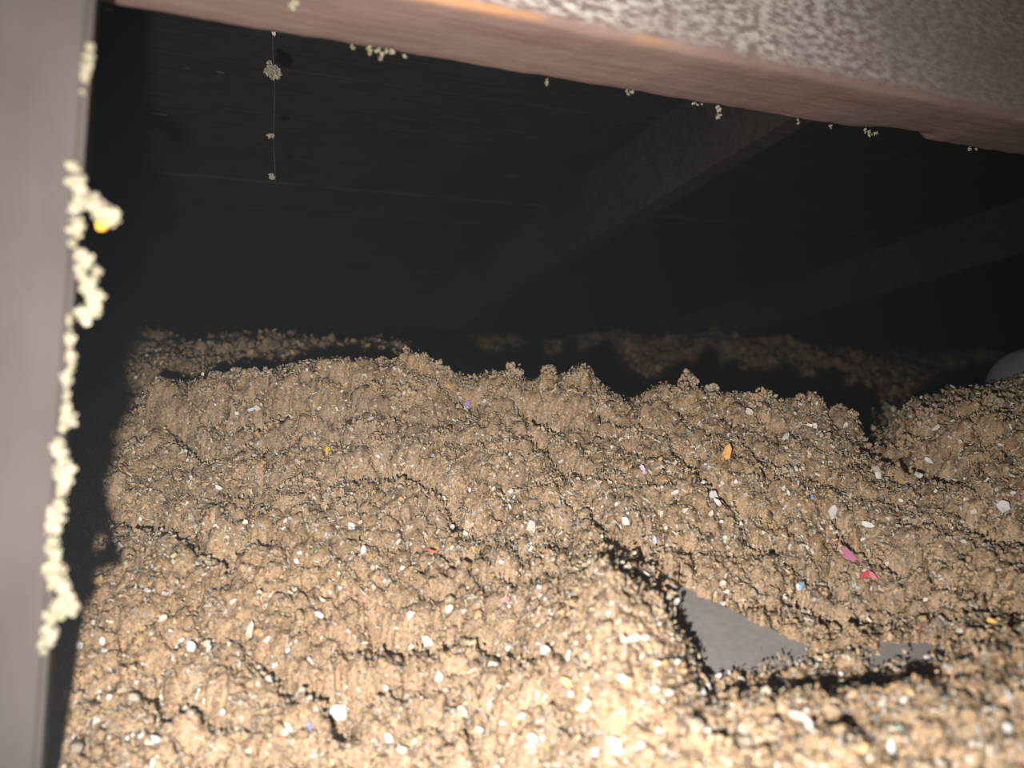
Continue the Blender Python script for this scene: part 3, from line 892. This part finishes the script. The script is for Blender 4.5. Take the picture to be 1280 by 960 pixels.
of = link('orange_fleck', flake_mesh('orange_fleck', pmat('orange_paper', (0.85, 0.42, 0.06)), 77, 1, 0.85, 0.5, 8), tb)
pt = at(128, 283, ED - 0.003); of.location = Vector(pt) - tb.location
of.rotation_euler = (1.4, 0, 0.2); of.scale = (0.0026,) * 3
tag(of, 'orange fleck')

# tufts hanging from the beam's lower far edge
GB = 'insulation bits on the beam edge'
t_lo, t_hi = 120.0, 1280.0
def edge_d(px):
    # depth of the lower far edge of the beam at pixel column px
    lo, hi = -0.2, 1.6
    for _ in range(40):
        mdl = 0.5 * (lo + hi); q = far0 + bdir * mdl
        if project(q[None])[0][0] < px: lo = mdl
        else: hi = mdl
    q = far0 + bdir * lo
    return q[1], float(project(q[None])[1][0])
def edge_tuft(spec, label):
    pts = []
    d, y0 = edge_d(spec[0][0])
    for px, dy, r in spec:
        dd_, yy = edge_d(px); pts.append((px, yy + dy, r))
    return tuft('insulation_bit', pts, d, label, GB, dens=10)
edge_tuft([(440, 0, 3), (442, 3, 2.5), (462, 0, 4), (464, 5, 3), (472, 0, 5), (476, 4, 4), (476, 9, 3), (484, 0, 4), (490, 0, 3), (505, 1, 3), (508, 2, 2.5)], 'ragged cream tuft under the beam edge, widest of its row')
edge_tuft([(684, 1, 2), (684, 4, 2), (683, 7, 1.5)], 'tiny cream crumb under the beam beside the rafter bay')
edge_tuft([(782, 1, 3), (786, 3, 2), (790, 0, 2)], 'small flat cream crumb under the middle of the beam')
edge_tuft([(897, 1, 3), (898, 6, 3), (898, 11, 4), (896, 15, 3)], 'drop-shaped cream tuft hanging under the beam next to the rafter')
edge_tuft([(997, 1, 2), (998, 5, 1.6)], 'tiny crumb on the beam edge where the rafter meets it')
edge_tuft([(1038, 1, 2), (1039, 4, 1.6)], 'tiny crumb on the beam edge just past the rafter')
edge_tuft([(1082, 1, 3), (1088, 2, 4), (1094, 1, 3), (1086, 5, 2)], 'wide pale crumb on the beam edge beside the chipped notch')
edge_tuft([(1214, 0, 3), (1220, 1, 2.5)], 'yellowish crumb on the beam edge past the chipped notch')
edge_tuft([(868, 1, 2), (872, 2, 1.5), (878, 0, 1.5)], 'short frayed crumbs on the beam edge before the drop-shaped tuft')
edge_tuft([(134, 2, 3), (138, 3, 2.5)], 'blurred crumb on the beam edge beside the post')
# the bit stuck to the underside near the top of the frame
on_under = O + bdir * np.dot(at(367, 4, 0.46) - O, bdir)
dlt = None
best = None
for yy in np.linspace(0.0, BW, 40):
    for xx in np.linspace(0.0, 0.5, 120):
        q = O + bdir * xx + bperp * yy
        a, b_ = project(q[None])
        e = abs(a[0] - 368) + abs(b_[0] - 3)
        if best is None or e < best[0]: best = (e, q)
qd = best[1][1]
tuft('insulation_bit', [(366, -4, 6), (367, 3, 6), (367, 9, 4)], qd - 0.004, 'cream plug of insulation stuck to the underside of the beam', GB, dens=14)

# ------------------------------------------------------------------ cobweb strand with lint clumps
SD = 0.80
topz = None
u_ = at(342, 60, SD)
s_here = -math.sin(ALPHA) * u_[0] + math.cos(ALPHA) * u_[1]
zroof = ROOF0 - TAN * s_here + CAMZ
zlow = at(341, 226, SD)[2]
strand = bpy.data.objects.new('cobweb_strand', None); COL.objects.link(strand)
strand.location = (u_[0], u_[1], zroof)
tag(strand, 'cobweb thread hanging from the roof boards with brown lint clumps caught on it', 'cobweb')
n = 30
zz = np.linspace(0, zlow - zroof, n)
TV = []
for k in range(n):
    for j in range(5):
        a = 2 * math.pi * j / 5
        TV.append((0.00006 * math.cos(a) + 0.0008 * math.sin(k * 0.7), 0.00006 * math.sin(a), zz[k]))
TQ = []
for k in range(n - 1):
    for j in range(5): TQ.append((k * 5 + j, k * 5 + (j + 1) % 5, (k + 1) * 5 + (j + 1) % 5, (k + 1) * 5 + j))
link('thread', mesh_np('thread', np.array(TV), np.array(TQ), M_THREAD), strand)
GREYB = np.array([0.30, 0.26, 0.20])
def clump(pts, col):
    o = tuft('lint_clump', pts, SD, None, None, dens=22, col=col)
    o.parent = strand; o.location = o.location - strand.location
    return o
clump([(336, 77, 3), (338, 82, 5), (336, 88, 6), (339, 92, 6.5), (344, 90, 6), (346, 94, 5), (341, 98, 5), (334, 91, 4)], GREYB)
clump([(336, 170, 3.5), (340, 170, 3.5), (338, 168, 2.5)], GREYB)
clump([(340, 220, 3), (342, 223, 2.5), (341, 219, 2)], GREYB)
clump([(343, 44, 2.6), (343, 41, 2.4)], np.array([0.6, 0.58, 0.55]))

# ------------------------------------------------------------------ grey duct at the right
lm = at(1256, 482, 1.10)
RDU = 0.062
prof = [(0.0, 0.0)]
for k in range(1, 13):
    a = math.pi / 2 * k / 12
    prof.append((0.035 * (1 - math.cos(a)), RDU * math.sin(a)))
for k in range(1, 30):
    x = 0.035 + k * 0.02; prof.append((x, RDU + 0.0012 * math.sin(k * 1.57)))
prof.append((0.66, 0.001))
NA = 40; DV = []
for x, r in prof:
    for j in range(NA):
        a = 2 * math.pi * j / NA; DV.append((x, r * math.cos(a), r * math.sin(a)))
DQ = []
for k in range(len(prof) - 1):
    for j in range(NA): DQ.append((k * NA + j, (k + 1) * NA + j, (k + 1) * NA + (j + 1) % NA, k * NA + (j + 1) % NA))
duct = link('duct', mesh_np('duct', np.array(DV), np.array(DQ), M_DUCT))
duct.location = (lm[0] + 0.030, lm[1], lm[2] - 0.008)
duct.rotation_euler = (0, 0, 0.75)
tag(duct, 'rounded grey duct end lying on the insulation below the beam', 'duct')


# ------------------------------------------------------------------ pale bits stuck to the roof boards
def on_roof(px, py):
    o = np.array([0, 0, CAMZ]); d = at(px, py, 1.0) - o
    p0 = np.array([0, 0, ROOF0 + CAMZ])
    return o + d * (np.dot(p0 - o, nrm) / np.dot(d, nrm))
M_DUST = pmat('grey_dust', (0.16, 0.15, 0.13))
for k, (px, py, L_, lb) in enumerate([(275, 88, 0.013, 'short pale splinter stuck to a roof board beside the lint clump'),
                                      (200, 141, 0.026, 'long pale dusty streak caught at a roof board seam'),
                                      (234, 83, 0.007, 'tiny pale crumb on the roof board near the post')]):
    q = on_roof(px, py) - nrm * 0.003
    o = link('roof_splinter', flake_mesh('roof_splinter', M_DUST, 400 + k, 1.0, 0.14, 0.1, 8, 0.05))
    R = Matrix.Identity(4)
    for i in range(3):
        R[i][0] = e1[i] * L_ / 2; R[i][1] = down[i] * L_ / 2; R[i][2] = nrm[i] * L_ / 2; R[i][3] = q[i]
    o.matrix_world = R
    tag(o, lb, 'splinter', 'bits stuck to the roof boards')
